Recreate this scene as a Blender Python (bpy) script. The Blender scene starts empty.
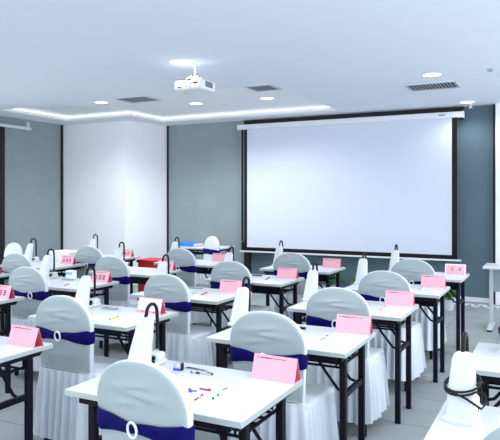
import bpy, bmesh, math, random
from mathutils import Vector, Matrix
random.seed(7)
C = bpy.context.scene.collection
PI = math.pi

# ------------------------------------------------------------------ camera numbers
F, CX, HZ, CH, YAW = 610.0, 250.0, 199.0, 1.54, math.radians(26.9)
CS, SN = math.cos(YAW), math.sin(YAW)
def at(px, py, z=0.75):
    """room position of a spot of the photograph known to lie at height z"""
    d = F * (CH - z) / (py - HZ); xc = (px - CX) / F * d
    return Vector((xc * CS - d * SN, xc * SN + d * CS, z))

# ------------------------------------------------------------------ materials
def lin(c):
    def f(v):
        v /= 255.0
        return v / 12.92 if v <= .04045 else ((v + .055) / 1.055) ** 2.4
    return (f(c[0]), f(c[1]), f(c[2]), 1)

def mat(name, col, rough=.6, metal=0., spec=.5, var=.06, vscale=6., bump=0., bscale=200., coat=0., stretch=None, emit=0.):
    m = bpy.data.materials.new(name); m.use_nodes = True
    nt = m.node_tree; N = nt.nodes; L = nt.links
    b = N['Principled BSDF']
    b.inputs['Roughness'].default_value = rough
    b.inputs['Metallic'].default_value = metal
    b.inputs['Specular IOR Level'].default_value = spec
    b.inputs['Coat Weight'].default_value = coat
    tc = N.new('ShaderNodeTexCoord'); no = N.new('ShaderNodeTexNoise')
    no.inputs['Scale'].default_value = vscale; no.inputs['Detail'].default_value = 4
    L.new(tc.outputs['Object'], no.inputs['Vector'])
    mx = N.new('ShaderNodeMix'); mx.data_type = 'RGBA'
    c = lin(col)
    mx.inputs[6].default_value = tuple(v * (1 - var) for v in c[:3]) + (1,)
    mx.inputs[7].default_value = tuple(min(1, v * (1 + var)) for v in c[:3]) + (1,)
    L.new(no.outputs['Fac'], mx.inputs[0]); L.new(mx.outputs[2], b.inputs['Base Color'])
    if bump:
        n2 = N.new('ShaderNodeTexNoise'); n2.inputs['Scale'].default_value = bscale; n2.inputs['Detail'].default_value = 2
        src = tc.outputs['Object']
        if stretch:
            mp = N.new('ShaderNodeMapping'); mp.inputs['Scale'].default_value = stretch
            L.new(src, mp.inputs['Vector']); src = mp.outputs['Vector']
        L.new(src, n2.inputs['Vector'])
        bp = N.new('ShaderNodeBump'); bp.inputs['Strength'].default_value = bump; bp.inputs['Distance'].default_value = .01
        L.new(n2.outputs['Fac'], bp.inputs['Height']); L.new(bp.outputs['Normal'], b.inputs['Normal'])
    if emit:
        b.inputs['Emission Color'].default_value = (1, .98, 1, 1); b.inputs['Emission Strength'].default_value = emit
    return m

M = {}
M['ceiling'] = mat('matt_ceiling_paint', (230, 236, 246), .95, spec=.1, var=.02)
M['recess'] = mat('lit_recess_white', (240, 243, 248), .95, spec=.1, var=.01)  # lighter than the ceiling: the recess's brighter light put into its colour
M['column'] = mat('white_column_paint', (244, 245, 251), .9, spec=.2, var=.015)
M['grey_wall'] = mat('grey_wall_fabric', (146, 160, 164), .8, spec=.25, var=.08, vscale=3, bump=.25, bscale=60, stretch=(1, 1, 8))
M['teal_wall'] = mat('dark_blue_grey_wall', (94, 114, 126), .75, spec=.3, var=.1, vscale=3, bump=.2, bscale=60, stretch=(1, 1, 8))
M['black_trim'] = mat('black_trim', (14, 16, 24), .6)
M['white_trim'] = mat('white_trim', (228, 232, 240), .6, var=.02)
M['table_top'] = mat('white_laminate', (228, 231, 234), .28, spec=.5, var=.01, vscale=3)
M['table_edge'] = mat('grey_white_edging', (184, 191, 191), .5, var=.02)
M['black_metal'] = mat('black_powder_coat', (9, 9, 26), .5, spec=.2, var=.2)
M['black_plastic'] = mat('black_plastic', (7, 7, 11), .45, spec=.3, var=.1)
M['cover_grey'] = mat('pale_grey_stretch_cloth', (170, 182, 186), .9, spec=.15, var=.03, bump=.15, bscale=500)
M['cover_white'] = mat('white_stretch_cloth', (226, 232, 240), .9, spec=.15, var=.02, bump=.15, bscale=500)
M['skirt'] = mat('white_pleated_cloth', (212, 220, 229), .9, spec=.1, var=.03, bump=.1, bscale=400)
M['navy'] = mat('navy_satin', (6, 4, 86), .65, spec=.12, var=.12, vscale=14)
M['ring'] = mat('white_ring', (236, 238, 244), .3)
M['pink'] = mat('pink_card', (246, 184, 198), .85, spec=.1, var=.02)
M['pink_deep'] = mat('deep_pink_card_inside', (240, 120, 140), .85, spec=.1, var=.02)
M['white_paper'] = mat('white_paper', (244, 246, 250), .85, spec=.1, var=.01)
M['ink'] = mat('dark_red_ink', (140, 35, 70), .8, var=.05)
M['stand'] = mat('white_gloss_plastic', (218, 222, 224), .35, var=.01)
M['screen'] = mat('white_screen_cloth', (214, 221, 236), .95, spec=.05, var=.01)
M['projector'] = mat('white_projector_plastic', (232, 236, 242), .45, var=.03)
M['amber'] = mat('amber_lamp_cover', (210, 170, 70), .4)
M['desk_grey'] = mat('grey_desk_laminate', (196, 202, 208), .5, var=.03)
M['panel_grey'] = mat('blue_grey_desk_panel', (150, 164, 172), .55, var=.04)
M['red'] = mat('red_plastic', (206, 24, 36), .45, var=.08)
M['blue'] = mat('bright_blue_plastic', (40, 130, 225), .4, var=.05)
M['label_blue'] = mat('pale_blue_print', (120, 190, 225), .6)
M['violet'] = mat('blue_print', (60, 80, 190), .5)
M['green'] = mat('green_plastic', (20, 150, 70), .4)
M['pen_red'] = mat('red_pen_plastic', (205, 60, 60), .4)
M['yellow'] = mat('yellow_pencil_paint', (232, 196, 40), .45)
M['leaf'] = mat('green_leaf', (70, 140, 50), .5, var=.35, vscale=20)
M['soil'] = mat('dark_soil', (50, 40, 34), .95, var=.3, vscale=40)
M['pot'] = mat('white_glazed_pot', (215, 220, 224), .4)
M['glow'] = mat('lamp_diffuser', (255, 255, 255), .5, emit=2.2)
M['cove'] = mat('added_strip_glow', (255, 255, 255), .5, emit=.9)  # glow of the strip added to lift the recess
M['vent_dark'] = mat('dark_vent_inside', (40, 44, 52), .8)
M['vent'] = mat('vent_white_metal', (205, 212, 222), .6)
M['vent_slat'] = mat('vent_grey_slat', (150, 156, 168), .6)
def clear_mat():
    m = mat('clear_plastic', (235, 242, 250), .12, var=.01)
    m.node_tree.nodes['Principled BSDF'].inputs['Transmission Weight'].default_value = .75
    return m
M['clear'] = clear_mat()
def floor_mat():
    m = mat('grey_carpet_tile', (160, 168, 168), .9, spec=.2, var=.16, vscale=3.5, bump=.3, bscale=250)
    nt = m.node_tree; N = nt.nodes; L = nt.links; b = N['Principled BSDF']
    src = b.inputs['Base Color'].links[0].from_socket
    tc = [n for n in N if n.type == 'TEX_COORD'][0]
    br = N.new('ShaderNodeTexBrick'); br.offset = 0
    br.inputs['Scale'].default_value = 1; br.inputs['Brick Width'].default_value = .6; br.inputs['Row Height'].default_value = .6
    br.inputs['Mortar Size'].default_value = .006; br.inputs['Color1'].default_value = (1, 1, 1, 1)
    br.inputs['Color2'].default_value = (.9, .9, .92, 1); br.inputs['Mortar'].default_value = (.66, .67, .7, 1)
    L.new(tc.outputs['Object'], br.inputs['Vector'])
    mx = N.new('ShaderNodeMix'); mx.data_type = 'RGBA'; mx.blend_type = 'MULTIPLY'; mx.inputs[0].default_value = 1
    L.new(src, mx.inputs[6]); L.new(br.outputs['Color'], mx.inputs[7]); L.new(mx.outputs[2], b.inputs['Base Color'])
    return m
M['floor'] = floor_mat()

# ------------------------------------------------------------------ mesh builder
class MB:
    def __init__(s): s.bm = bmesh.new(); s.mi = 0
    def _faces(s, fs):
        for f in fs: f.material_index = s.mi
    def box(s, lo, hi, bev=0., seg=2, mx=None):
        lo = Vector(lo); hi = Vector(hi)
        r = bmesh.ops.create_cube(s.bm, size=1)
        vs = r['verts']; c = (lo + hi) / 2; d = hi - lo
        for v in vs: v.co = Vector((v.co.x * d.x, v.co.y * d.y, v.co.z * d.z)) + c
        if bev:
            es = list({e for v in vs for e in v.link_edges})
            g = bmesh.ops.bevel(s.bm, geom=es, offset=bev, segments=seg, affect='EDGES', profile=.5)
            vs = list({v for f in g['faces'] for v in f.verts} | {v for v in vs if v.is_valid})
        fs = {f for v in vs for f in v.link_faces}
        s._faces(fs)
        if mx is not None:
            for v in vs: v.co = mx @ v.co
        return s
    def loft(s, rings, closed=True, caps=True):
        R = [[s.bm.verts.new(Vector(p)) for p in r] for r in rings]
        n = len(R[0]); fs = []
        for a, b in zip(R[:-1], R[1:]):
            for i in range(n if closed else n - 1):
                j = (i + 1) % n
                fs.append(s.bm.faces.new((a[i], a[j], b[j], b[i])))
        if caps and closed:
            fs.append(s.bm.faces.new(list(reversed(R[0])))); fs.append(s.bm.faces.new(R[-1]))
        s._faces(fs); return R
    def tube(s, path, r, n=8, closed=False):
        P = [Vector(p) for p in path]; rings = []
        rr = r if isinstance(r, (list, tuple)) else [r] * len(P)
        up = None; m = len(P)
        for i, p in enumerate(P):
            if closed: t = P[(i + 1) % m] - P[i - 1]
            else: t = P[min(i + 1, m - 1)] - P[max(i - 1, 0)]
            t.normalize()
            if up is None:
                up = Vector((0, 0, 1)) if abs(t.z) < .9 else Vector((1, 0, 0))
            a = (up - t * up.dot(t)).normalized(); b = t.cross(a); up = a
            rings.append([p + (a * math.cos(2 * PI * k / n) + b * math.sin(2 * PI * k / n)) * rr[i] for k in range(n)])
        if closed: rings.append(rings[0])
        s.loft(rings, True, not closed)
        if closed: bmesh.ops.remove_doubles(s.bm, verts=s.bm.verts, dist=1e-5)
        return s
    def sqbar(s, p0, p1, w, h=None):
        """rectangular bar from p0 to p1"""
        h = h or w; p0 = Vector(p0); p1 = Vector(p1); t = (p1 - p0).normalized()
        up = Vector((0, 0, 1)) if abs(t.z) < .95 else Vector((0, 1, 0))
        a = t.cross(up).normalized(); b = a.cross(t)
        s.loft([[p + a * (w / 2 * x) + b * (h / 2 * y) for x, y in ((-1, -1), (1, -1), (1, 1), (-1, 1))] for p in (p0, p1)])
        return s
    def lathe(s, prof, c=(0, 0, 0), n=20):
        c = Vector(c)
        s.loft([[c + Vector((r * math.cos(2 * PI * k / n), r * math.sin(2 * PI * k / n), z)) for k in range(n)] for r, z in prof]); return s
    def quad(s, *p):
        s._faces([s.bm.faces.new([s.bm.verts.new(Vector(q)) for q in p])]); return s
    def mesh(s, name, mats, smooth=True, angle=.7):
        bmesh.ops.recalc_face_normals(s.bm, faces=s.bm.faces)
        me = bpy.data.meshes.new(name); s.bm.to_mesh(me); s.bm.free()
        for m in (mats if isinstance(mats, (list, tuple)) else [mats]): me.materials.append(m)
        if smooth:
            me.polygons.foreach_set('use_smooth', [True] * len(me.polygons)); me.set_sharp_from_angle(angle=angle)
        return me

def obj(name, me, parent=None, loc=(0, 0, 0), rz=0.):
    if isinstance(me, tuple): me = me[0].mesh(name, me[1])
    o = bpy.data.objects.new(name, me); C.objects.link(o)
    o.location = loc; o.rotation_euler = (0, 0, rz)
    if parent: o.parent = parent
    return o
def tag(o, label, cat, group=None):
    o['label'] = label; o['category'] = cat
    if group: o['group'] = group
    return o
def thing(name, loc, rz=0., label='', cat='', group=None):
    o = bpy.data.objects.new(name, None); C.objects.link(o); o.empty_display_size = .1
    o.location = loc; o.rotation_euler = (0, 0, rz)
    return tag(o, label, cat, group)
def struct(name, mb, m, smooth=False):
    o = obj(name, mb.mesh(name, m, smooth)); o['kind'] = 'structure'; return o
def copy_tree(o, parent=None):
    c = o.copy(); C.objects.link(c)
    if parent: c.parent = parent
    for ch in list(o.children): copy_tree(ch, c)
    return c
class Proto:
    """first use hands out the model itself, later uses copies"""
    def __init__(s, root): s.root = root; s.used = False
    def put(s, loc, rz, label, group, cat=None):
        o = copy_tree(s.root) if s.used else s.root
        s.used = True
        o.location = loc; o.rotation_euler = (0, 0, rz); o['label'] = label; o['group'] = group
        return o

# ------------------------------------------------------------------ the room
ZC, ZR = 2.93, 3.03           # ceiling and recess
XL, YB = -8.34, 9.66          # left and back wall
XR, YF = 2.4, -2.6
struct('floor', MB().box((XL - .1, YF, -.1), (XR, YB + .1, 0)), M['floor'])
# ceiling with a shallow recess that follows wall and column
m = MB()
T0, T1, TX, TXL = 6.72, 9.1, -3.09, -7.8       # recess limits
CXC, CYC = -6.4, 8.2                            # its inner corner by the column
for lo, hi in (((XL - .1, YF), (XR, T0)), ((TX, T0), (XR, YB + .1))):
    m.box((lo[0], lo[1], ZC), (hi[0], hi[1], ZC + .2))
struct('ceiling', m, M['ceiling'])
m = MB()
for lo, hi in (((XL - .1, T0), (TXL, YB + .1)), ((TXL, CYC), (CXC, YB + .1)), ((CXC, T1), (TX, YB + .1))):
    m.box((lo[0], lo[1], ZC), (hi[0], hi[1], ZC + .2))
struct('trim_12', m, M['recess'])
m = MB(); m.box((TXL - .01, T0 - .01, ZR), (TX + .01, T1 + .01, ZR + .1))
struct('trim_1', m, M['recess'])
m = MB()                                        # painted inner rim of the recess
w = .004
m.box((TXL, T0, ZC), (TXL + w, CYC, ZR)); m.box((TXL, CYC - w, ZC), (CXC, CYC, ZR)); m.box((CXC - 0, CYC, ZC), (CXC + w, T1, ZR))
m.box((CXC, T1 - w, ZC), (TX, T1, ZR)); m.box((TX - w, T0, ZC), (TX, T1, ZR)); m.box((TXL, T0, ZC), (TX, T0 + w, ZR))
struct('trim_2', m, M['recess'])
t = thing('added_cove_glow', (TXL, CYC, ZR), 0, 'slim glowing strip added along the inner rim of the ceiling recess', 'ceiling light')  # emissive strip added to brighten the recess
for nm, lo, hi in (('glow_strip', (.006, T0 - CYC + .1, -.05), (.016, -.02, -.03)), ('glow_strip', (.02, -.016, -.05), (CXC - TXL, -.006, -.03)),
                   ('glow_strip', (CXC - TXL + .006, .02, -.05), (CXC - TXL + .016, T1 - CYC - .02, -.03)), ('glow_strip', (CXC - TXL + .02, T1 - CYC - .016, -.05), (TX - TXL - .05, T1 - CYC - .006, -.03))):
    m = MB(); m.box(lo, hi); obj(nm, (m, M['cove']), t)
struct('wall_left', MB().box((XL - .1, 5.6, 0), (XL, YB + .1, ZC)).box((XL - .1, YF, 0), (XL, 5.6, .7)).box((XL - .1, YF, 2.75), (XL, 5.6, ZC)), M['grey_wall'])  # unseen near stretch cut open to let daylight in from the left
struct('wall_back', MB().box((XL, YB, 0), (XR, YB + .1, ZC)), M['teal_wall'])
struct('wall_rear', MB().box((XL - .1, YF - .1, 0), (-2.4, YF, .8)).box((-2.4, YF - .1, 0), (XR, YF, ZC)), M['column'])  # unseen wall added to even out the daylight; left gap brightens the column
struct('trim_3', MB().box((-6.85, YB - .03, 0.0), (-4.98, YB, ZC)), M['grey_wall'])       # grey cladding left of the screen
m = MB(); m.loft([[(XL, 8.63, z), (-6.85, 8.63, z), (-6.64, YB, z), (XL, YB, z)] for z in (0, ZC)])
struct('trim_4', m, M['column'])             # white column
struct('trim_5', MB().box((XL, 8.59, 0), (XL + .03, 8.63, ZC)), M['black_trim'])
struct('trim_6', MB().box((-6.65, YB - .05, 0), (-6.615, YB, ZC)), M['black_trim'])
struct('trim_7', MB().box((-4.99, YB - .06, 0), (-4.88, YB, ZC)), M['black_trim'])
struct('trim_8', MB().box((-4.88, YB - .05, 2.74), (-1.28, YB, ZC)), M['black_trim'])     # black band over the screen
struct('trim_9', MB().box((-.83, YB - .16, 0), (-.1, YB, ZC), .01), M['column'])          # white pier at the right
struct('trim_10', MB().box((-.87, YB - .05, 0), (-.83, YB, ZC)), M['black_trim'])
struct('trim_11', MB().box((XL, 7.20, 0), (XL + .04, 7.27, 2.76)), M['black_trim'])       # dark upright on the left wall
struct('baseboard_back', MB().box((-4.88, YB - .02, 0), (-.84, YB, .07), .004), M['white_trim'])
struct('baseboard_left', MB().box((XL, YF, 0), (XL + .015, 8.55, .07), .004), M['black_trim'])

# blind rail on the left wall
t = thing('roller_blind', (XL + .06, 7.8, 2.77), 0, 'white roller blind rail high on the grey left wall', 'blind')
m = MB(); m.tube([(0, -4.2, 0), (0, 0, 0)], .027, 12); obj('tube', (m, M['white_trim']), t)
m = MB(); m.box((-.055, -.05, -.03), (0, -.02, .12), .004); obj('bracket', (m, M['white_trim']), t)

# ------------------------------------------------------------------ projection screen
SX0, SX1, SY = -4.99, -1.36, 9.50
t = thing('projection_screen', (-3.17, SY, 2.8), 0, 'large white roll-down projection screen with black borders on the back wall', 'screen')
ox = 3.17
m = MB(); m.box((-5.03 + ox, -.05, -.045), (-1.285 + ox, .09, .04), .012); obj('case', (m, M['white_trim']), t)
for x in (-5.05, -1.285):
    m = MB(); m.box((x + ox, -.055, -.05), (x + .02 + ox, .108, .045), .006); obj('end_cap', (m, M['white_trim']), t)
m = MB(); m.box((-1.62 + ox, -.053, -.01), (-1.53 + ox, -.049, .002)); obj('badge', (m, M['black_plastic']), t)
m = MB(); m.box((-4.875 + ox, -.002, -2.10), (-1.435 + ox, .002, -.04)); obj('fabric', (m, M['screen']), t)
m = MB()
m.box((SX0 + ox, -.003, -2.165), (-4.875 + ox, .003, -.04)); m.box((-1.435 + ox, -.003, -2.165), (SX1 + ox, .003, -.04))
m.box((-4.875 + ox, -.003, -2.165), (-1.435 + ox, .003, -2.10)); obj('black_border', (m, M['black_plastic']), t)
m = MB(); m.box((-5.02 + ox, -.015, -2.19), (-1.30 + ox, .015, -2.163), .006); obj('weight_bar', (m, M['white_trim']), t)
m = MB(); m.tube([(-4.955 + ox + .03 * math.cos(a), -.03, z) for a, z in
     [(0, -.03), (0, -1.0), (0, -1.9)] + [(k * PI / 8, -1.95 - .06 * math.sin(k * PI / 8)) for k in range(9)] + [(PI, -1.9), (PI, -1.0), (PI, -.03)]], .004, 6)
obj('pull_chain', (m, M['panel_grey']), t)

# ------------------------------------------------------------------ ceiling fittings
def make_downlight():
    t = thing('downlight', (0, 0, 0), 0, '', 'ceiling light')
    m = MB(); m.lathe([(.098, 0), (.098, -.004), (.112, -.004), (.115, 0)], n=28); obj('trim_ring', (m, M['white_trim']), t)
    m = MB(); m.lathe([(.0975, .0), (.0975, -.003), (.01, -.0035)], n=28); obj('diffuser', (m, M['glow']), t)
    return Proto(t)
DL = make_downlight()
def lamp(x, y, z, power, name='downlight_lamp'):
    l = bpy.data.lights.new(name, 'SPOT'); l.energy = power; l.spot_size = math.radians(150); l.spot_blend = .6
    l.shadow_soft_size = .08; l.color = (.96, .985, 1)
    o = bpy.data.objects.new(name, l); C.objects.link(o); o.location = (x, y, z - .03); return o
seen = [(-3.43, 5.2, ZC, 'round ceiling downlight just above the projector'),
        (-6.3, 7.35, ZR, 'round downlight in the ceiling recess, nearest the left wall'),
        (-5.16, 7.0, ZR, 'round downlight beside the left ceiling vent'),
        (-5.05, 8.1, ZR, 'round downlight in the recess between projector and white column'),
        (-3.85, 8.15, ZR, 'round downlight in the recess in front of the left end of the screen'),
        (-1.27, 7.0, ZC, 'round downlight beside the right slatted ceiling vent'),
        (-1.18, 9.2, ZC, 'round downlight close to the back wall right of the screen')]
POW = 40
for x, y, z, lb in seen:
    DL.put((x, y, z), 0, lb, 'ceiling downlights'); lamp(x, y, z, POW * (.6 if y > 9 else 2.0 if z > ZC else 1))
for x, y in ((-1.0, 3.4), (-6.6, 3.4), (-4.2, 2.6), (-1.9, 2.4), (.5, 2.2), (-4.2, .4), (-1.9, .2), (.5, 0), (1.6, 7.0), (-1.9, -1.8), (-4.5, -1.8)):
    DL.put((x, y, ZC), 0, 'round ceiling downlight over the room outside the photograph', 'ceiling downlights'); lamp(x, y, ZC, POW)

def vent(loc, sx, sy, n, along_y, label):
    t = thing('ceiling_vent', loc, 0, label, 'vent', 'ceiling vents')
    m = MB(); m.box((-sx / 2 + .02, -sy / 2 + .02, -.002), (sx / 2 - .02, sy / 2 - .02, .0)); obj('backing', (m, M['vent_dark']), t)
    m = MB(); f = .025
    m.box((-sx / 2, -sy / 2, -.012), (sx / 2, -sy / 2 + f, 0)); m.box((-sx / 2, sy / 2 - f, -.012), (sx / 2, sy / 2, 0))
    m.box((-sx / 2, -sy / 2 + f, -.012), (-sx / 2 + f, sy / 2 - f, 0)); m.box((sx / 2 - f, -sy / 2 + f, -.012), (sx / 2, sy / 2 - f, 0))
    obj('frame', (m, M['vent']), t)
    L = sx if along_y else sy
    for k in range(n):
        q = -L / 2 + f + (k + .5) * (L - 2 * f) / n
        m = MB()
        if along_y: m.sqbar((q, -sy / 2 + f, -.007), (q, sy / 2 - f, -.007), .012, .006)
        else: m.sqbar((-sx / 2 + f, q, -.007), (sx / 2 - f, q, -.007), .012, .008)
        obj('slat', (m, M['vent_slat']), t)
vent((-1.39, 7.70, ZC), .62, .46, 14, True, 'white slatted ceiling vent with dark gaps above the right end of the screen')
vent((-5.61, 7.33, ZR), .56, .50, 12, True, 'dark grey ceiling vent in the recess above the white column')
vent((-3.54, 7.36, ZR), .38, .40, 9, True, 'small square dark grille in the ceiling right of the projector')
m = MB(); m.lathe([(.035, 0), (.035, -.012), (.012, -.02), (.012, -.05), (.03, -.055), (.03, -.06)], n=16)
tag(obj('sprinkler', (m, M['white_trim']), None, (-1.16, 9.42, ZC + .001)), 'small white sprinkler head on the ceiling near the screen right end', 'sprinkler')

m = MB(); m.lathe([(.03, 0), (.028, -.02), (.012, -.03)], n=16)
tag(obj('smoke_sensor', (m, M['panel_grey']), None, (-.66, 6.98, ZC)), 'tiny grey sensor on the bare ceiling at the right edge', 'sensor')
# projector
t = thing('projector', (-3.36, 5.24, 2.65), 0, 'white projector hanging from the ceiling on a short pole', 'projector')
m = MB(); m.box((-.165, -.02, 0), (.165, .27, .105), .02, 3); obj('body', (m, M['projector']), t)
for k in range(5):
    m = MB(); m.box((.163, .06, .03 + k * .012), (.168, .2, .037 + k * .012)); obj('grille_slot', (m, M['black_plastic']), t)
for x, z, ww, h in ((-.12, .02, .05, .012), (-.05, .045, .012, .02), (-.02, .03, .02, .012), (.03, .05, .014, .014), (.07, .055, .05, .016), (.02, .02, .02, .008)):
    m = MB(); m.box((x, -.024, z), (x + ww, -.018, z + h)); obj('socket', (m, M['black_plastic']), t)
for k in range(9):
    m = MB(); m.box((-.15 + k * .022, -.024, .085), (-.137 + k * .022, .0, .107)); obj('vent_slot', (m, M['black_plastic']), t)
m = MB(); m.tube([(-.08, .08, .0), (-.08, .08, -.03)], .014, 10); obj('foot', (m, M['amber']), t)
m = MB(); m.tube([(0, .13, .10), (0, .13, .278)], .013, 12); m.lathe([(.045, .268), (.045, .2795)], (0, .13, 0), 20)
obj('pole', (m, M['projector']), t)
m = MB()
for x, y in ((-.1, .05), (.1, .05), (-.1, .22), (.1, .22)): m.sqbar((0, .13, .17), (x, y, .10), .014, .02)
mt = obj('mounting_bracket', (m, M['projector']), t)
for x, z in ((-.02, .15), (.03, .145), (.06, .12)):
    m = MB(); m.tube([(x, .1, z), (x + .012, .1, z + .03)], .007, 6); obj('bolt', (m, M['black_plastic']), mt)

# ------------------------------------------------------------------ folding table
TL, TW, TH = .83, .58, .75
def make_table():
    t = thing('folding_table', (0, 0, 0), 0, '', 'table')      # origin: front left corner on the floor
    m = MB(); m.box((.002, .002, TH - .024), (TL - .002, TW - .002, TH), .003, 2); obj('tabletop', (m, M['table_top']), t)
    m = MB(); e0, e1 = TH - .025, TH - .003
    for lo, hi in (((0, 0), (TL, .003)), ((0, TW - .003), (TL, TW)), ((0, .003), (.003, TW - .003)), ((TL - .003, .003), (TL, TW - .003))):
        m.box((lo[0], lo[1], e0), (hi[0], hi[1], e1))
    obj('edge_banding', (m, M['table_edge']), t)
    ya, yb = .12, .455
    for sx in (.05, TL - .05):
        for y in (ya, yb):
            m = MB(); m.box((sx - .0175, y - .0175, .02), (sx + .0175, y + .0175, TH - .025), .004, 1)
            lg = obj('leg', (m, M['black_metal']), t)
            m = MB(); m.lathe([(.02, 0), (.022, .005), (.02, .022)], (sx, y, 0), 12); obj('foot_cap', (m, M['black_plastic']), lg)
        m = MB(); m.sqbar((sx, ya, .49), (sx, yb, .49), .022, .03); obj('crossbar', (m, M['black_metal']), t)
        m = MB(); m.sqbar((sx, ya - .07, TH - .042), (sx, yb + .07, TH - .042), .03, .032); obj('top_rail', (m, M['black_metal']), t)
        s = 1 if sx < TL / 2 else -1
        for y in (ya + .06, yb - .06):
            m = MB(); m.tube([(sx + s * .004, y, .49), (sx + s * .05, y, .505), (sx + s * .12, y, .59), (sx + s * .2, y, .70), (sx + s * .24, y, TH - .03)], .009, 6)
            obj('folding_brace', (m, M['black_metal']), t)
    m = MB()
    for k in range(5): m.tube([(.07, ya + .02 + k * (yb - ya - .04) / 4, .635), (TL - .07, ya + .02 + k * (yb - ya - .04) / 4, .635)], .007, 6)
    for x in (.07, TL / 2, TL - .07): m.tube([(x, ya, .642), (x, yb, .642)], .008, 6)
    for x in (.09, TL - .09):
        for y in (ya, yb): m.tube([(x, y, .64), (x, y, TH - .025)], .006, 6)
    obj('wire_shelf', (m, M['black_metal']), t)
    for y in (.03, TW - .03):
        m = MB(); m.sqbar((.06, y, TH - .04), (TL - .06, y, TH - .04), .02, .03); obj('under_rail', (m, M['black_metal']), t)
    return Proto(t)
TAB = make_table()

# ------------------------------------------------------------------ covered banquet chair
def half_w(z):
    if z < .79: return .184 + .026 * (z - .46) / .33
    u = min(1, (z - .79) / .164)
    return .210 * max(0, 1 - u ** 2.15) ** (1 / 2.0)
def outline(n=22, off=0.):
    """closed arch outline as (x, z), from lower left up and over to lower right"""
    zs = [.46 + .33 * k / 7 for k in range(7)]
    ring = [(-half_w(z), z) for z in zs]
    for k in range(n + 1):
        a = PI - PI * k / n
        c, s_ = math.cos(a), math.sin(a)
        ring.append((.210 * math.copysign(abs(c) ** .9, c), .79 + .164 * abs(s_) ** .95))
    ring += [(half_w(z), z) for z in reversed(zs)]
    if off:
        cx, cz = 0, .70; out = []
        for i, (x, z) in enumerate(ring):
            p, q = ring[max(i - 1, 0)], ring[min(i + 1, len(ring) - 1)]
            tx, tz = q[0] - p[0], q[1] - p[1]; l = math.hypot(tx, tz) or 1
            out.append((x - tz / l * off, z + tx / l * off))
        ring = out
    return ring
def lean(y, z): return y - (z - .46) * .085
def fold(x, z):
    f = 0
    for zc, sl, ww, am, xc, xr in ((.875, .10, .010, .0055, -.02, .11), (.846, -.06, .012, .005, .03, .13), (.815, .14, .010, .003, -.05, .09), (.60, .05, .02, .003, .03, .14), (.55, -.1, .012, .003, -.05, .12)):
        f += 2.6 * am * math.exp(-((z - zc - sl * x) / ww) ** 2) * math.exp(-((x - xc) / xr) ** 2)
    return f
def rounded(hx, y0, y1, n, r=.07):
    """rounded rectangle perimeter, n points, starting at the rear centre"""
    w, l = hx, (y1 - y0) / 2; cy = (y0 + y1) / 2
    per = []
    segs = [('l', 2 * (w - r)), ('a', r * PI / 2), ('l', 2 * (l - r)), ('a', r * PI / 2)] * 2
    tot = sum(s[1] for s in segs)
    st = [(-(w - r), -l, 0), (w - r, -(l - r), -PI / 2), (w, -(l - r), PI / 2), (w - r, l - r, 0), (w - r, l, PI), (-(w - r), l - r, PI / 2), (-w, l - r, -PI / 2), (-(w - r), -(l - r), PI)]
    for k in range(n):
        d = tot * k / n
        for (ty, ln), (x, y, a) in zip(segs, st):
            if d <= ln + 1e-9: break
            d -= ln
        if ty == 'l':
            p = (x + math.cos(a) * d, y + math.sin(a) * d); nn = (math.sin(a), -math.cos(a))
        else:
            b = a + d / r; p = (x + r * math.cos(b), y + r * math.sin(b)); nn = (math.cos(b), math.sin(b))
        per.append((p[0], p[1] + cy, nn[0], nn[1]))
    return per
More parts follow.
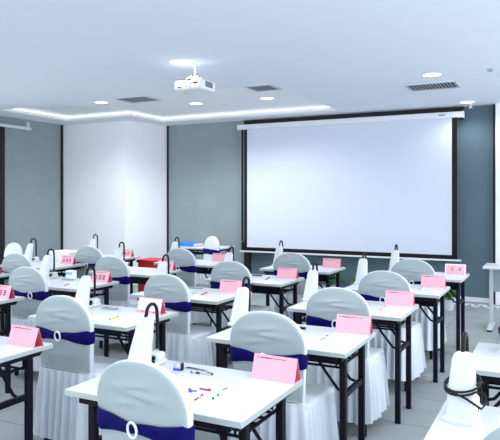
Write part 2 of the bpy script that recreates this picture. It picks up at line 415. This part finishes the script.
def make_chair():
    t = thing('banquet_chair', (0, 0, 0), 0, '', 'chair')       # origin: floor under the backrest, seat towards +y
    # rim and front of the cover
    m = MB(); rings = []
    for off, y in ((-.004, -.018), (.006, -.014), (.008, -.004), (.006, .012), (.002, .02), (-.010, .024)):
        rings.append([(x, lean(y, z), z) for x, z in outline(off=off)])
    base = outline(off=-.012)
    for k in (.8, .55, .3, .1):
        rings.append([(x * k, lean(.022 + .012 * (1 - k * k), .70 + (z - .70) * k), .70 + (z - .70) * k) for x, z in base])
    m.loft(rings, True, True); obj('back_cover', (m, M['cover_white']), t)
    # grey rear panel
    m = MB(); rings = []; base = outline(off=-.0095)
    for off, y in ((-.004, .0), (.0035, -.012), (.0025, -.021), (-.004, -.026)): rings.append([(x, lean(y, z), z) for x, z in outline(off=off)])
    for i in range(27):
        k = 1 - i / 26 * .975
        r = []
        for x, z in base:
            X, Z = x * k, .70 + (z - .70) * k
            y = -.0270 - .013 * (1 - k ** 2.2) - fold(X, Z) * (1 - k ** 6)
            r.append((X, lean(y, Z), Z))
        rings.append(r)
    R = m.loft(rings, True, False); m.bm.faces.new(R[-1])
    obj('back_panel', (m, M['cover_grey']), t)
    m = MB(); m.box((-.18, lean(-.042, .52), .512), (.18, lean(-.026, .52), .520), .003, 1); obj('seam', (m, M['cover_grey']), t)
    # sash
    m = MB(); n = 72; R0 = []; R1 = []; R2 = []; R3 = []
    for p in rounded(.210, -.037, .036, n, .034):
        x, y, nx, ny = p
        rear = 1 if y < -.02 else 0
        h = .040 if not rear else .018 + .024 * min(1, abs(x) / .2) ** 1.1
        zc = .725 + (.002 * math.sin(x * 40)); 
        wob = .002 * math.sin(x * 55 + y * 30)
        for R_, o, z in ((R0, 0, zc - h), (R1, .006 + wob, zc - h * .6), (R2, .007 - wob, zc + h * .6), (R3, 0, zc + h)):
            R_.append((x + nx * (o + .002), lean(y + ny * (o + .002) - (.010 * (1 - abs(x) / .215) if rear else 0), z), z))
    m.loft([R0, R1, R2, R3], True, False)
    sh = obj('sash', (m, M['navy']), t)
    m = MB(); m.tube([(.021 * math.cos(a), lean(-.064, .725 + .028 * math.sin(a)), .725 + .028 * math.sin(a)) for a in [2 * PI * k / 20 for k in range(20)]], .0048, 8, True)
    obj('ring_buckle', (m, M['ring']), sh)
    # seat
    m = MB(); m.box((-.206, -.024, .41), (.206, .425, .485), .03, 4); obj('seat_cover', (m, M['cover_white']), t)
    m = MB(); n = 240; rings = []
    per = rounded(.197, -.045, .420, n, .06)
    for z, fl, am in ((.465, .010, .001), (.452, .012, .004), (.40, .015, .008), (.30, .022, .011), (.20, .028, .013), (.10, .034, .015)):
        r = []
        for k, (x, y, nx, ny) in enumerate(per):
            ph = 2 * PI * 30 * k / n; o = fl + 1.45 * am * (math.sin(ph) + .5 * math.sin(ph * .37 + 1.3) * (.5 - z) * 2)
            r.append((x + nx * o, y + ny * o, z + (.006 * math.sin(ph) if z < .11 else 0) + (.05 * max(0, min(1, (.03 - y) / .04)) * max(0, (z - .2) / .27) if z > .2 else 0)))
        rings.append(r)
    m.loft(rings, True, False)
    inner = [[(x - nx * .004 + 0, y - ny * .004, z) for x, y, nx, ny in per] for z in (.46, .08)]
    obj('skirt', (m, M['skirt']), t)
    for x in (-.17, .17):
        for y in (.0, .38):
            m = MB(); m.sqbar((x, y, 0), (x * .97, y, .41), .026, .026); obj('leg', (m, M['black_metal']), t)
    return Proto(t)
CHR = make_chair()

# ------------------------------------------------------------------ pink tent cards
def strokes(m, x0, z0, w, h, rng):
    for k in range(3):
        z = z0 + h * (.15 + .35 * k); a = rng.uniform(0, .15); b = rng.uniform(.75, 1)
        yield (x0 + w * a, z, x0 + w * b, z + h * rng.uniform(-.05, .08))
    for q in (rng.uniform(.25, .4), rng.uniform(.6, .8)):
        yield (x0 + w * q, z0, x0 + w * q + w * rng.uniform(-.15, .1), z0 + h)
CW, CD, CHH = .21, .068, .102
def card(loc, rz, kind, label, seed):
    """tent card; origin centre of its base.  kind: head (one printed line), name (line and three signs), white (sheet on the face), bare"""
    rng = random.Random(seed)
    t = thing('name_card', loc, rz, label, 'card', 'pink tent cards on the tables')
    def P(u, v, o=0, side=-1):       # point on a sloped face: u across, v up the slope
        nx = math.hypot(CD / 2, CHH); n = (CHH / nx, CD / 2 / nx)
        return (u, side * (CD / 2 * (1 - v / nx) + n[0] * o), CHH * v / nx + n[1] * o)
    SL = math.hypot(CD / 2, CHH); th = .0012
    for nm, side in (('front_panel', -1), ('rear_panel', 1)):
        m = MB(); h = CW / 2
        m.loft([[P(-h, 0, 0, side), P(h, 0, 0, side), P(h, SL, 0, side), P(-h, SL, 0, side)]], True, False)
        v = m.bm.verts[:]; m.bm.faces.new(v)
        vi = [m.bm.verts.new(Vector(P(u, s_, -th, side))) for u, s_ in ((-h, 0), (h, 0), (h, SL - .001), (-h, SL - .001))]
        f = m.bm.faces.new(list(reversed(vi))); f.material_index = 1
        for i in range(4): m.bm.faces.new((v[i], v[(i + 1) % 4], vi[(i + 1) % 4], vi[i])).material_index = 0
        obj(nm, (m, [M['pink'], M['pink_deep']]), t)
    m = MB(); h = CW / 2 - .004; m.quad((-h, -CD / 2 + .003, .002), (h, -CD / 2 + .003, .002), (h, CD / 2 - .003, .002), (-h, CD / 2 - .003, .002))
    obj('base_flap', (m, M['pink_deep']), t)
    m = MB()
    def seg(u0, v0, u1, v1, w=.0022):
        d = math.hypot(u1 - u0, v1 - v0) or 1; a, b = -(v1 - v0) / d * w / 2, (u1 - u0) / d * w / 2
        m.quad(P(u0 - a, v0 - b, .0007), P(u1 - a, v1 - b, .0007), P(u1 + a, v1 + b, .0007), P(u0 + a, v0 + b, .0007))
    if kind == 'white':
        w_ = MB(); h = CW / 2 - .006
        w_.quad(P(-h, .022, .0006), P(h, .022, .0006), P(h, SL - .004, .0006), P(-h, SL - .004, .0006))
        obj('white_sheet', (w_, M['white_paper']), t)
        for u in (-.07, .03): seg(u, .012, u + .03, .012, .004)
    elif kind == 'bare':
        w_ = MB(); h = CW / 2 - .001
        for a, b, c, d in ((-h, SL - .012, h, SL - .001), (-h, .001, -h + .012, SL - .012), (h - .012, .001, h, SL - .012)):
            w_.quad(P(a, b, .0006), P(c, b, .0006), P(c, d, .0006), P(a, d, .0006))
        obj('white_border', (w_, M['white_paper']), t)
        for s_ in strokes(m, -.045, .035, .028, .035, rng): seg(*s_, .003)
        for s_ in strokes(m, .03, .035, .03, .035, rng): seg(*s_, .003)
    else:
        u = -.085
        for k in range(7): seg(-.085 + .005 * math.cos(k * .8 + .8), SL - .014 + .005 * math.sin(k * .8 + .8), -.085 + .005 * math.cos(k * .8 + 1.6), SL - .014 + .005 * math.sin(k * .8 + 1.6), .002)
        u = -.074
        while u < .05:                                          # one printed line of small signs
            w0 = rng.uniform(.004, .007); hh = .006 if u < -.02 else .0038
            seg(u, SL - .014, u + w0, SL - .014, hh); u += w0 + (.0016 if u < -.02 else .0024)
        if kind == 'name':
            for q in range(3):
                for s_ in strokes(m, -.072 + q * .05, .024, .038, .046, rng): seg(*s_, .0055)
    obj('printed_text', (m, M['ink']), t)
    return t

# ------------------------------------------------------------------ white stands with a black swan neck
def make_stand(cord):
    t = thing('gooseneck_stand', (0, 0, 0), 0, '', 'stand')      # origin: table level, centre of the column foot
    def sect(z, hw, hd, yc, n=20, e=.45):
        return [(hw * math.copysign(abs(math.cos(a)) ** e, math.cos(a)), yc + hd * math.copysign(abs(math.sin(a)) ** e, math.sin(a)), z) for a in [2 * PI * k / n for k in range(n)]]
    m = MB(); R = []
    for z, hw, hd, yc in ((.012, .056, .038, 0), (.03, .054, .036, .004), (.10, .049, .029, .022), (.17, .043, .024, .044), (.205, .040, .021, .054), (.222, .034, .017, .058), (.230, .024, .010, .060), (.233, .010, .004, .061)):
        R.append(sect(z, hw, hd, yc))
    m.loft(R); obj('column', (m, M['stand']), t)
    m = MB(); m.loft([sect(.0, .066, .052, -.005, 20, .7), sect(.010, .068, .054, -.005, 20, .7), sect(.018, .060, .047, -.003, 20, .7)]); 
    m.box((-.045, .03, .0), (.05, .165, .022), .008, 2)
    m.box((-.028, .085, .015), (.045, .16, .055), .012, 3); obj('base', (m, M['stand']), t)
    m = MB(); m.tube([(.024, .095, .036), (.024, .073, .036)], .011, 12); obj('knob', (m, M['black_plastic']), t)
    m = MB(); m.tube([(.036, .05, .028), (.052, .05, .026)], .008, 12); obj('knob', (m, M['black_plastic']), t)
    m = MB(); pa = [(-.004, .055, .20), (-.004, .062, .235)]
    for k in range(11):
        a = PI - PI * k / 10
        pa.append((-.002, .105 + .042 * math.cos(a), .245 + .042 * math.sin(a)))
    pa += [(0, .148, .20), (0, .148, .12), (0, .146, .065)]
    m.tube(pa, .0085, 10); obj('gooseneck', (m, M['black_plastic']), t)
    if cord:
        m = MB(); pa = []
        for k in range(41):                                      # cable wound loosely round the column
            a = 2 * PI * 2 * k / 40 - .6; z = .135 + .02 * math.sin(a + .5) - .0006 * k
            pa.append((.062 * math.cos(a), .03 + .055 * math.sin(a), z))
        pa += [(.075, .02, .10), (.085, .0, .075), (.07, -.03, .06), (.02, -.035, .09), (-.05, -.03, .115)]
        m.tube(pa, .0042, 6); obj('cord', (m, M['black_plastic']), t)
    return Proto(t)
STD, STC = make_stand(False), make_stand(True)

# ------------------------------------------------------------------ files of tables
X = {0: -.40, 1: -1.835, 2: -3.205, 3: -4.60, 4: -5.99}        # left edge of each file
Y = {1: 1.913, 2: 2.998, 3: 4.075, 4: 5.16, 5: 6.235}
FIX = {(1, 2): .03, (1, 3): .065, (1, 4): .125, (1, 5): .155, (2, 1): -.10, (3, 2): -.09, (2, 3): .02, (2, 4): .08, (2, 5): .16, (3, 5): .09}
def tx(c, r): return X[c] + FIX.get((c, r), 0)
TLAB = {
 (0, 1): 'white table cut by the bottom right corner, corded white stand on it',
 (0, 2): 'white table at the right edge of the photo, second of that file',
 (1, 1): 'nearest white folding table, with small clear box, pens and blank-faced pink card',
 (1, 2): 'second white table from the front in the right-hand file, pen packet beside pink card',
 (1, 3): 'third white table in the right-hand file, red pen lying left of its card',
 (1, 4): 'fourth white table in the right-hand file, in front of the one by the screen',
 (1, 5): 'last white table of the right-hand file, under the right end of the screen',
 (2, 1): 'white table cut by the left edge in front, pink card at its corner',
 (2, 2): 'white table with a yellow pencil and a white-faced card, middle file second row',
 (2, 3): 'white table in the middle file with red pens, third row behind pale chair',
 (2, 4): 'white table in the middle file fourth row, two black pens lying on it',
 (2, 5): 'white table closest to the screen in the middle file, green plant behind it',
 (3, 2): 'white table corner at the left edge with a name card of large signs, second row',
 (3, 3): 'white table with black flat case and small white box at its back, left file',
 (3, 4): 'white table in the left file fourth row, just in front of red box',
 (3, 5): 'white table at the far end of the left file, pink card left of tall stand',
 (4, 3): 'white table corner peeping in at the left edge, below the loose white chair',
 (4, 4): 'white table at the far left by the grey wall, two chairs in front',
 (4, 5): 'far white table in front of the white column, left of the red box'}
TABLES = 'white folding tables in rows'
for (c, r), lb in TLAB.items():
    TAB.put((tx(c, r), Y[r], 0), 0, lb, TABLES)
TAB.put((-5.68, 8.42, 0), 0, 'white table against the grey back wall carrying a blue box', TABLES)

CH_ = [  # x, y of the chair origin, turn, label
 (-1.335, 1.815, -.10, 'nearest pale grey covered chair, bottom centre-left, navy sash and ring fully shown'),
 (-1.346, 2.885, -.02, 'covered chair behind the nearest pink card, second of the right-hand file'),
 (-1.30, 3.866, .03, 'covered chair in the right-hand file third row, white ring left of pink card'),
 (-1.265, 4.93, .0, 'covered chair in the right-hand file fourth row, thin sash and ring at its right'),
 (-1.27, 6.02, .0, 'covered chair in the right-hand file nearest to the screen'),
 (-2.66, 2.80, .0, 'covered chair with navy sash and ring at left, long white pleated skirt shown'),
 (-2.71, 3.95, -.06, 'covered chair behind the white-faced card, middle file third row'),
 (-2.745, 5.05, -.04, 'covered chair in the middle file fourth row, pink card against its back'),
 (-2.58, 6.12, .0, 'covered chair in the middle file in front of the screen left part'),
 (-4.06, 3.83, .0, 'covered chair left file third row, tall pale back with navy sash at far left'),
 (-4.06, 4.93, .0, 'covered chair left file fourth row, ring and navy sash beside a name card'),
 (-3.98, 6.07, -.05, 'covered chair left file fifth row, sash drawn wide at the right'),
 (-5.17, 4.72, .0, 'small far covered chair at the left edge in front of the loose white one'),
 (-5.16, 5.83, .0, 'covered chair between the two small far name cards, before the white column'),
 (-6.45, 5.75, PI - .25, 'loose white chair turned around by the grey left wall'),
 (-4.83, 8.15, 2.6, 'small white chair turned sideways with navy sash by the back wall'),
 (-2.79, 1.80, 0, 'chair only showing a scrap of white skirt at the left edge'),
 (.0, 1.84, .0, 'covered chair whose top edge shows in the bottom right corner')]
for x, y, a, lb in CH_:
    o = CHR.put((x, y, 0), a, lb, 'covered banquet chairs with navy sashes')
    if 'left file third row' in lb:                     # here the ring has slid sideways along the sash
        for ch in o.children:
            for g in ch.children:
                if g.name.startswith('ring_buckle'): g.location.x = .075; g.location.y = .008

CARD = [  # file, row, kind, dx, dy, turn, label
 (1, 1, 'head', .725, .525, -.03, 'nearest pink tent card with one printed line, on the nearest table'),
 (1, 2, 'head', .72, .50, -.02, 'pink tent card right of a white ring, second table of the right-hand file'),
 (1, 3, 'head', .705, .50, .0, 'pink tent card on the third table of the right-hand file'),
 (1, 4, 'head', .695, .50, .0, 'pink tent card on the fourth table of the right-hand file'),
 (1, 5, 'bare', .70, .50, .02, 'white-edged pink card with two faint signs, last table under the screen corner'),
 (2, 1, 'head', .725, .483, -.05, 'pink tent card with one printed line on the table at left front'),
 (2, 2, 'white', .675, .47, -.06, 'tent card with a white face and pink sides behind the black swan neck'),
 (2, 3, 'head', .70, .48, .0, 'pink tent card against a grey chair back, middle file third row'),
 (2, 4, 'head', .70, .45, .0, 'pink tent card on the middle file fourth table, below the screen left part'),
 (2, 5, 'head', .70, .48, .02, 'plain pink tent card nearest the green plant'),
 (3, 2, 'name', .72, .46, -.05, 'pink name card with large dark signs at the left edge'),
 (3, 3, 'name', .70, .48, -.04, 'pink name card with three dark signs beside black swan neck, left file'),
 (3, 4, 'name', .70, .48, -.04, 'pink name card half hidden by a white stand and swan neck'),
 (3, 5, 'head', .68, .48, .0, 'pale pink card left of the tall white stand at the far end'),
 (4, 3, 'name', .62, .46, -.04, 'red-sided card end just inside the left edge, upper of the two there'),
 (4, 4, 'name', .66, .46, -.05, 'small pink name card in front of the tall white box'),
 (4, 5, 'name', .68, .48, -.04, 'small pink name card in front of the red box')]
for i, (c, r, k, dx, dy, a, lb) in enumerate(CARD):
    card((tx(c, r) + dx, Y[r] + dy, TH), a, k, lb, 40 + i)

ST = [  # file, row, x, dy, label
 (1, 1, -1.74, .375, 'white stand with black swan neck at the back of the nearest table'),
 (1, 2, -1.79, .375, 'white stand on the second right-hand table, left of its chair'),
 (1, 3, -1.73, .375, 'white stand in the right-hand file third row, neck looped up'),
 (1, 4, -1.645, .375, 'white stand in the right-hand file fourth row, wide pale column before dark wall'),
 (1, 5, -1.60, .375, 'white stand of the last right-hand table, black tip against the white screen'),
 (2, 2, -3.08, .375, 'white stand beside the long-skirted chair at left, near the yellow pencil'),
 (2, 3, -3.16, .375, 'white stand in the middle file third row, before a chair with ring'),
 (2, 4, -3.08, .375, 'white stand right of the far pale pink card'),
 (2, 5, -2.985, .375, 'white stand in front of the screen left half, neck against white'),
 (3, 3, -4.55, .375, 'white stand by the grey left wall, right one of the two'),
 (3, 4, -4.53, .375, 'white stand left of the card that is before the red box'),
 (3, 5, -4.48, .375, 'white stand in front of the bright blue box'),
 (4, 4, -5.93, .375, 'white stand by the grey left wall, left one of the two'),
 (4, 5, -5.86, .375, 'white stand with a thin neck against the white column')]
for c, r, x, dy, lb in ST:
    STD.put((x, Y[r] + dy, TH), 0, lb, 'white swan-neck stands')
STC.put((-.312, Y[1] + .37, TH), 0, 'white stand with a black cord wound round it, right foreground', 'white swan-neck stands')
STC.put((-.215, Y[2] + .37, TH), .1, 'corded white stand cut by the right edge', 'white swan-neck stands')

# ------------------------------------------------------------------ small things on the tables
def pen(a, b, cm, bodym, label, name='pen', cap=True):
    A, B = at(*a), at(*b); d = B - A; L = d.length; rz = math.atan2(d.y, d.x)
    L = max(.06, min(L, .15))
    t = thing(name, (A.x, A.y, TH), rz, label, name, 'pens on the tables')
    r = .0045 if L > .1 else .0033
    m = MB(); m.tube([(.012, 0, r), (L * .95, 0, r)], r, 8); obj('barrel', (m, bodym), t)
    m = MB(); m.tube([(0, 0, r), (.012, 0, r)], [.001, r], 8); obj('tip', (m, M['black_plastic']), t)
    m = MB(); m.tube([(L * .28, 0, r), (L * .42, 0, r)], r * 1.12, 8); obj('grip', (m, cm), t)
    m = MB(); m.box((L * .72, -.002, 2 * r), (L * .98, .002, 2 * r + .003)); m.tube([(L * .95, 0, r), (L, 0, r)], r * .9, 8); obj('clip', (m, cm if cap else M['black_plastic']), t)
    return t
pen((212, 400), (227, 390), M['green'], M['white_paper'], 'white pen with green grip on the nearest table')
pen((194, 401), (203, 396), M['pen_red'], M['clear'], 'clear pen with red grip beside blue clip on the nearest table')
pen((199, 389), (209, 391), M['pen_red'], M['pen_red'], 'short red pen at the middle of the nearest table')
pen((190, 373), (213, 375.5), M['black_plastic'], M['clear'], 'clear pen with black grip right of the small clear box')
pen((321, 341), (328, 337), M['black_plastic'], M['white_paper'], 'white pen with black tip on the second right-hand table')
pen((380, 311), (386, 307.5), M['pen_red'], M['white_paper'], 'red and white pen on the third right-hand table')
pen((419, 290), (423, 287.5), M['black_plastic'], M['white_paper'], 'thin white pen on the fourth right-hand table')
pen((109, 320), (119, 317.2), M['yellow'], M['yellow'], 'yellow pencil on the table at left centre', 'pencil')
pen((201, 295.5), (207, 293), M['pen_red'], M['pen_red'], 'red pen on the middle file third table')
pen((192, 294), (196, 293), M['pen_red'], M['white_paper'], 'white pen with pink grip left of the red pen, middle file third table')
pen((64, 286), (69, 284.5), M['pen_red'], M['pen_red'], 'red pen on the left file third table')
pen((265, 280), (270, 278), M['black_plastic'], M['black_plastic'], 'black pen on the middle file fourth table, right one')
def flat(name, px, py, sx, sy, h, m_, label, rz=0, z=TH, cat=None, group=None, bev=.002):
    p = at(px, py); m = MB(); m.box((-sx / 2, -sy / 2, 0), (sx / 2, sy / 2, h), bev, 1)
    return tag(obj(name, (m, m_), None, (p.x, p.y, z), rz), label, cat or name, group)
flat('pen_case', 110, 309, .13, .035, .014, M['panel_grey'], 'dark flat pen case on the table with the yellow pencil', 0, cat='case')
flat('pen_case', 301.6, 329, .05, .028, .012, M['black_plastic'], 'little black case by the chair on the second right-hand table', 0, cat='case')
flat('pen_case', 194.5, 288.5, .16, .03, .010, M['panel_grey'], 'dark slim case on the middle file third table', 0, cat='case')
flat('pen_case', 68, 280, .13, .04, .012, M['panel_grey'], 'dark flat case on the left file third table', 0, cat='case')
flat('pen_case', 257, 275.8, .11, .03, .010, M['black_plastic'], 'black slim case on the middle file fourth table', 0, cat='case')
flat('paper_sheet', 170, 383, .14, .1, .001, M['white_paper'], 'white paper sheet behind the nearest chair, nearest table', .1, cat='paper', bev=0)
flat('paper_sheet', 312, 340, .14, .09, .001, M['white_paper'], 'white paper packet on the second right-hand table', .2, cat='paper', bev=0)
flat('paper_sheet', 372, 311, .14, .09, .001, M['white_paper'], 'white paper packet on the third right-hand table', .2, cat='paper', bev=0)
flat('paper_sheet', 412, 291, .14, .09, .001, M['white_paper'], 'white paper packet on the fourth right-hand table', .2, cat='paper', bev=0)
flat('paper_sheet', 104, 318, .16, .1, .001, M['white_paper'], 'white paper sheet left of the yellow pencil', .1, cat='paper', bev=0)
# clear box with blue label
p = at(178, 370)
t = thing('clear_box', (p.x, p.y, TH), .1, 'small clear plastic box with blue print on the nearest table', 'box')
m = MB(); m.box((-.018, -.012, .006), (.018, .015, .034), .003, 1); obj('body', (m, M['clear']), t)
m = MB(); m.box((-.018, -.015, .0), (.018, -.0125, .011)); m.box((-.018, -.0125, 0), (.018, .015, .0055)); obj('blue_label', (m, M['violet']), t)
m = MB(); m.box((.0185, -.010, .0), (.023, .015, .034), .001, 1); obj('black_side', (m, M['black_plastic']), t)
# blue clip
p = at(190, 391)
t = thing('blue_clip', (p.x, p.y, TH), -.9, 'little blue clip between papers and red pen, nearest table', 'clip')
m = MB(); m.box((-.022, -.006, 0), (.022, .006, .006), .002, 1); obj('jaw', (m, M['violet']), t)
m = MB(); m.tube([(.008, .006, .004), (.012, .025, .004), (.02, .025, .004), (.018, .006, .004)], .0016, 6); obj('wire_arm', (m, M['violet']), t)
# tweezers in a clear sleeve
p = at(196, 369.5)
t = thing('tool_sleeve', (p.x, p.y, TH), -.1, 'clear sleeve with thin metal tool right of the clear box', 'sleeve')
m = MB(); m.box((-.06, -.012, 0), (.06, .012, .003), .001, 1); obj('sleeve', (m, M['clear']), t)
m = MB(); m.tube([(-.05, -.002, .005), (.05, .002, .005)], [.0022, .001], 6); obj('tool', (m, M['black_metal']), t)
# small white box with pale blue stripe
t = thing('small_carton', (-4.30, Y[3] + .50, TH), 0, 'small white box with pale blue stripe at the back of the left file third table', 'box')
m = MB(); m.box((-.045, -.03, 0), (.045, .03, .085), .003, 1); obj('body', (m, M['white_paper']), t)
m = MB(); m.box((-.035, -.0318, .045), (.035, -.0302, .07)); obj('blue_label', (m, M['label_blue']), t)

# ------------------------------------------------------------------ things at the back of the room
t = thing('storage_box', (-5.69, 5.96, 0), 0, 'tall white box standing behind a small pink name card, left of a covered chair', 'box')
m = MB(); m.box((-.16, -.12, 0), (.16, .12, .84), .01, 2); obj('body', (m, M['white_paper']), t)
m = MB(); m.box((-.17, -.13, .83), (.17, .13, .87), .006, 2); obj('lid', (m, M['white_paper']), t)
t = thing('red_crate', (-5.02, 6.98, 0), 0, 'stacked red storage box standing between the far tables', 'crate')
m = MB(); m.box((-.19, -.15, .02), (.19, .15, .67), .012, 2); obj('body', (m, M['red']), t)
m = MB(); m.box((-.205, -.165, .66), (.205, .165, .705), .01, 2); obj('lid', (m, M['red']), t)
m = MB(); m.box((-.08, -.156, .52), (.08, -.150, .60), .004, 1); obj('label_plate', (m, M['pink']), t)
for x in (-.15, .15):
    for y in (-.11, .11):
        m = MB(); m.box((x - .02, y - .02, 0), (x + .02, y + .02, .025)); obj('foot', (m, M['black_plastic']), t)
t = thing('black_box', (tx(3, 5) + .06, Y[5] + .28, TH), 0, 'little black box on the far left file table right of red box', 'box')
m = MB(); m.box((-.04, -.04, 0), (.04, .04, .075), .006, 2); obj('body', (m, M['black_plastic']), t)
m = MB(); m.box((-.042, -.042, .072), (.042, .042, .085), .004, 1); obj('lid', (m, M['black_metal']), t)
t = thing('blue_box', (-5.52, 8.66, TH), 0, 'flat bright blue box on the table by the back wall', 'box')
m = MB(); m.box((-.16, -.1, 0), (.12, .1, .065), .008, 2); obj('body', (m, M['blue']), t)
m = MB(); m.box((.121, -.098, 0), (.21, .098, .05), .01, 2); obj('grey_end', (m, M['desk_grey']), t)

# teacher's desk at the right
t = thing('lectern_desk', (-.80, 7.56, 0), 0, 'grey metal teacher desk at the right edge in front of the dark wall', 'desk')
m = MB(); m.box((0, 0, .725), (1.3, .46, .755), .006, 2); obj('tabletop', (m, M['table_top']), t)
for x in (.075, 1.22):
    m = MB(); m.box((x - .02, .19, .04), (x + .02, .27, .725), .006, 1); lg = obj('leg', (m, M['desk_grey']), t)
    m = MB(); m.loft([[(x - .025, y, 0), (x + .025, y, 0), (x + .025, y, h), (x - .025, y, h)] for y, h in ((.0, .022), (.02, .035), (.2, .06), (.26, .06), (.44, .035), (.46, .022))]); fo = obj('foot', (m, M['desk_grey']), lg)
    m = MB(); m.box((x - .027, -.015, 0), (x + .027, .04, .018), .003, 1); obj('foot_pad', (m, M['black_plastic']), lg)
m = MB(); m.box((.095, .22, .44), (1.2, .24, .725)); obj('modesty_panel', (m, M['panel_grey']), t)
m = MB(); m.box((.095, .24, .60), (1.2, .44, .615)); obj('shelf', (m, M['desk_grey']), t)

# plants
def plant(loc, pr, ph, spread, height, n, label, seed):
    rng = random.Random(seed)
    t = thing('potted_plant', loc, 0, label, 'plant', 'plants along the back wall')
    m = MB(); m.lathe([(pr * .7, 0), (pr * .95, ph * .9), (pr, ph), (pr * .88, ph), (pr * .85, ph * .85)], n=20); obj('pot', (m, M['pot']), t)
    m = MB(); m.lathe([(pr * .84, ph * .84), (pr * .8, ph * .88)], n=16); obj('soil', (m, M['soil']), t)
    m = MB(); st = MB()
    for k in range(n):
        a = rng.uniform(0, 2 * PI); r = spread * math.sqrt(rng.random()); z = ph + height * rng.uniform(.25, 1) * (1 - .4 * r / spread)
        p = Vector((r * math.cos(a), r * math.sin(a), z))
        b = Vector((rng.uniform(-.3, .3) * pr, rng.uniform(-.3, .3) * pr, ph * .86))
        st.tube([b, (b + p) / 2 + Vector((0, 0, .04)), p], .0025, 5)
        L, W = rng.uniform(.07, .12), rng.uniform(.028, .045)
        d = Vector((math.cos(a + rng.uniform(-.8, .8)), math.sin(a + rng.uniform(-.8, .8)), rng.uniform(-.4, .7))).normalized()
        s = d.cross(Vector((0, 0, 1))).normalized(); u = s.cross(d)
        ring = []
        pts = [p + d * L * f + s * W * w_ + u * (.012 * math.sin(PI * f) - abs(w_) * -.008) for f, w_ in ((0, 0), (.25, .8), (.55, 1), (.8, .6), (1, 0), (.8, -.6), (.55, -1), (.25, -.8))]
        mid = [p + d * L * f + u * .004 for f in (.25, .55, .8)]
        V = [m.bm.verts.new(q) for q in pts]; Mv = [m.bm.verts.new(q) for q in mid]
        for q in ((0, 1, 'a'), (1, 2, 'b', 'a'), (2, 3, 'c', 'b'), (3, 4, 'c'), (4, 5, 'c'), (5, 6, 'b', 'c'), (6, 7, 'a', 'b'), (7, 0, 'a')):
            m.bm.faces.new([V[x] if isinstance(x, int) else Mv['abc'.index(x)] for x in q])
    obj('foliage', (m, M['leaf']), t); obj('stem', (st, M['leaf']), t)
plant((-3.28, 9.26, 0), .11, .17, .20, .24, 90, 'bushy green plant on the floor under the screen, middle', 3)
plant((-2.72, 9.34, 0), .10, .15, .16, .22, 70, 'lower green plant beside the bushy one under the screen', 5)
plant((-1.37, 8.80, 0), .085, .15, .09, .17, 40, 'green plant in a white pot right of the last table', 8)
# loose white cable on the floor
pa = []; rng = random.Random(4)
for k in range(40):
    u = k / 39; pa.append((-1.75 + 1.0 * u + .04 * math.sin(k * 1.9), 9.35 + .09 * math.sin(k * .9) - .12 * u, .011))
m = MB(); m.tube(pa, .009, 6)
tag(obj('cable', (m, M['white_trim'])), 'loose white cable on the floor along the dark back wall', 'cable')

# ------------------------------------------------------------------ daylight from the side left unwalled and the added wall gaps
w = bpy.data.worlds.new('daylight'); bpy.context.scene.world = w; w.use_nodes = True
bg = w.node_tree.nodes['Background']; bg.inputs[0].default_value = (.86, .93, 1, 1); bg.inputs[1].default_value = 3.3

# ------------------------------------------------------------------ camera and view
cam = bpy.data.cameras.new('camera'); co = bpy.data.objects.new('camera', cam); C.objects.link(co)
cam.sensor_width = 36; cam.lens = F * 36 / 500; cam.shift_y = -(220 - HZ) / 500; cam.clip_start = .05
co.location = (0, 0, CH); co.rotation_euler = (PI / 2, 0, YAW)
S = bpy.context.scene; S.camera = co
v = S.view_settings; S.display_settings.display_device = 'sRGB'
v.view_transform = 'Standard'; v.look = 'None'; v.gamma = 1; v.use_curve_mapping = False; v.exposure = 0.0
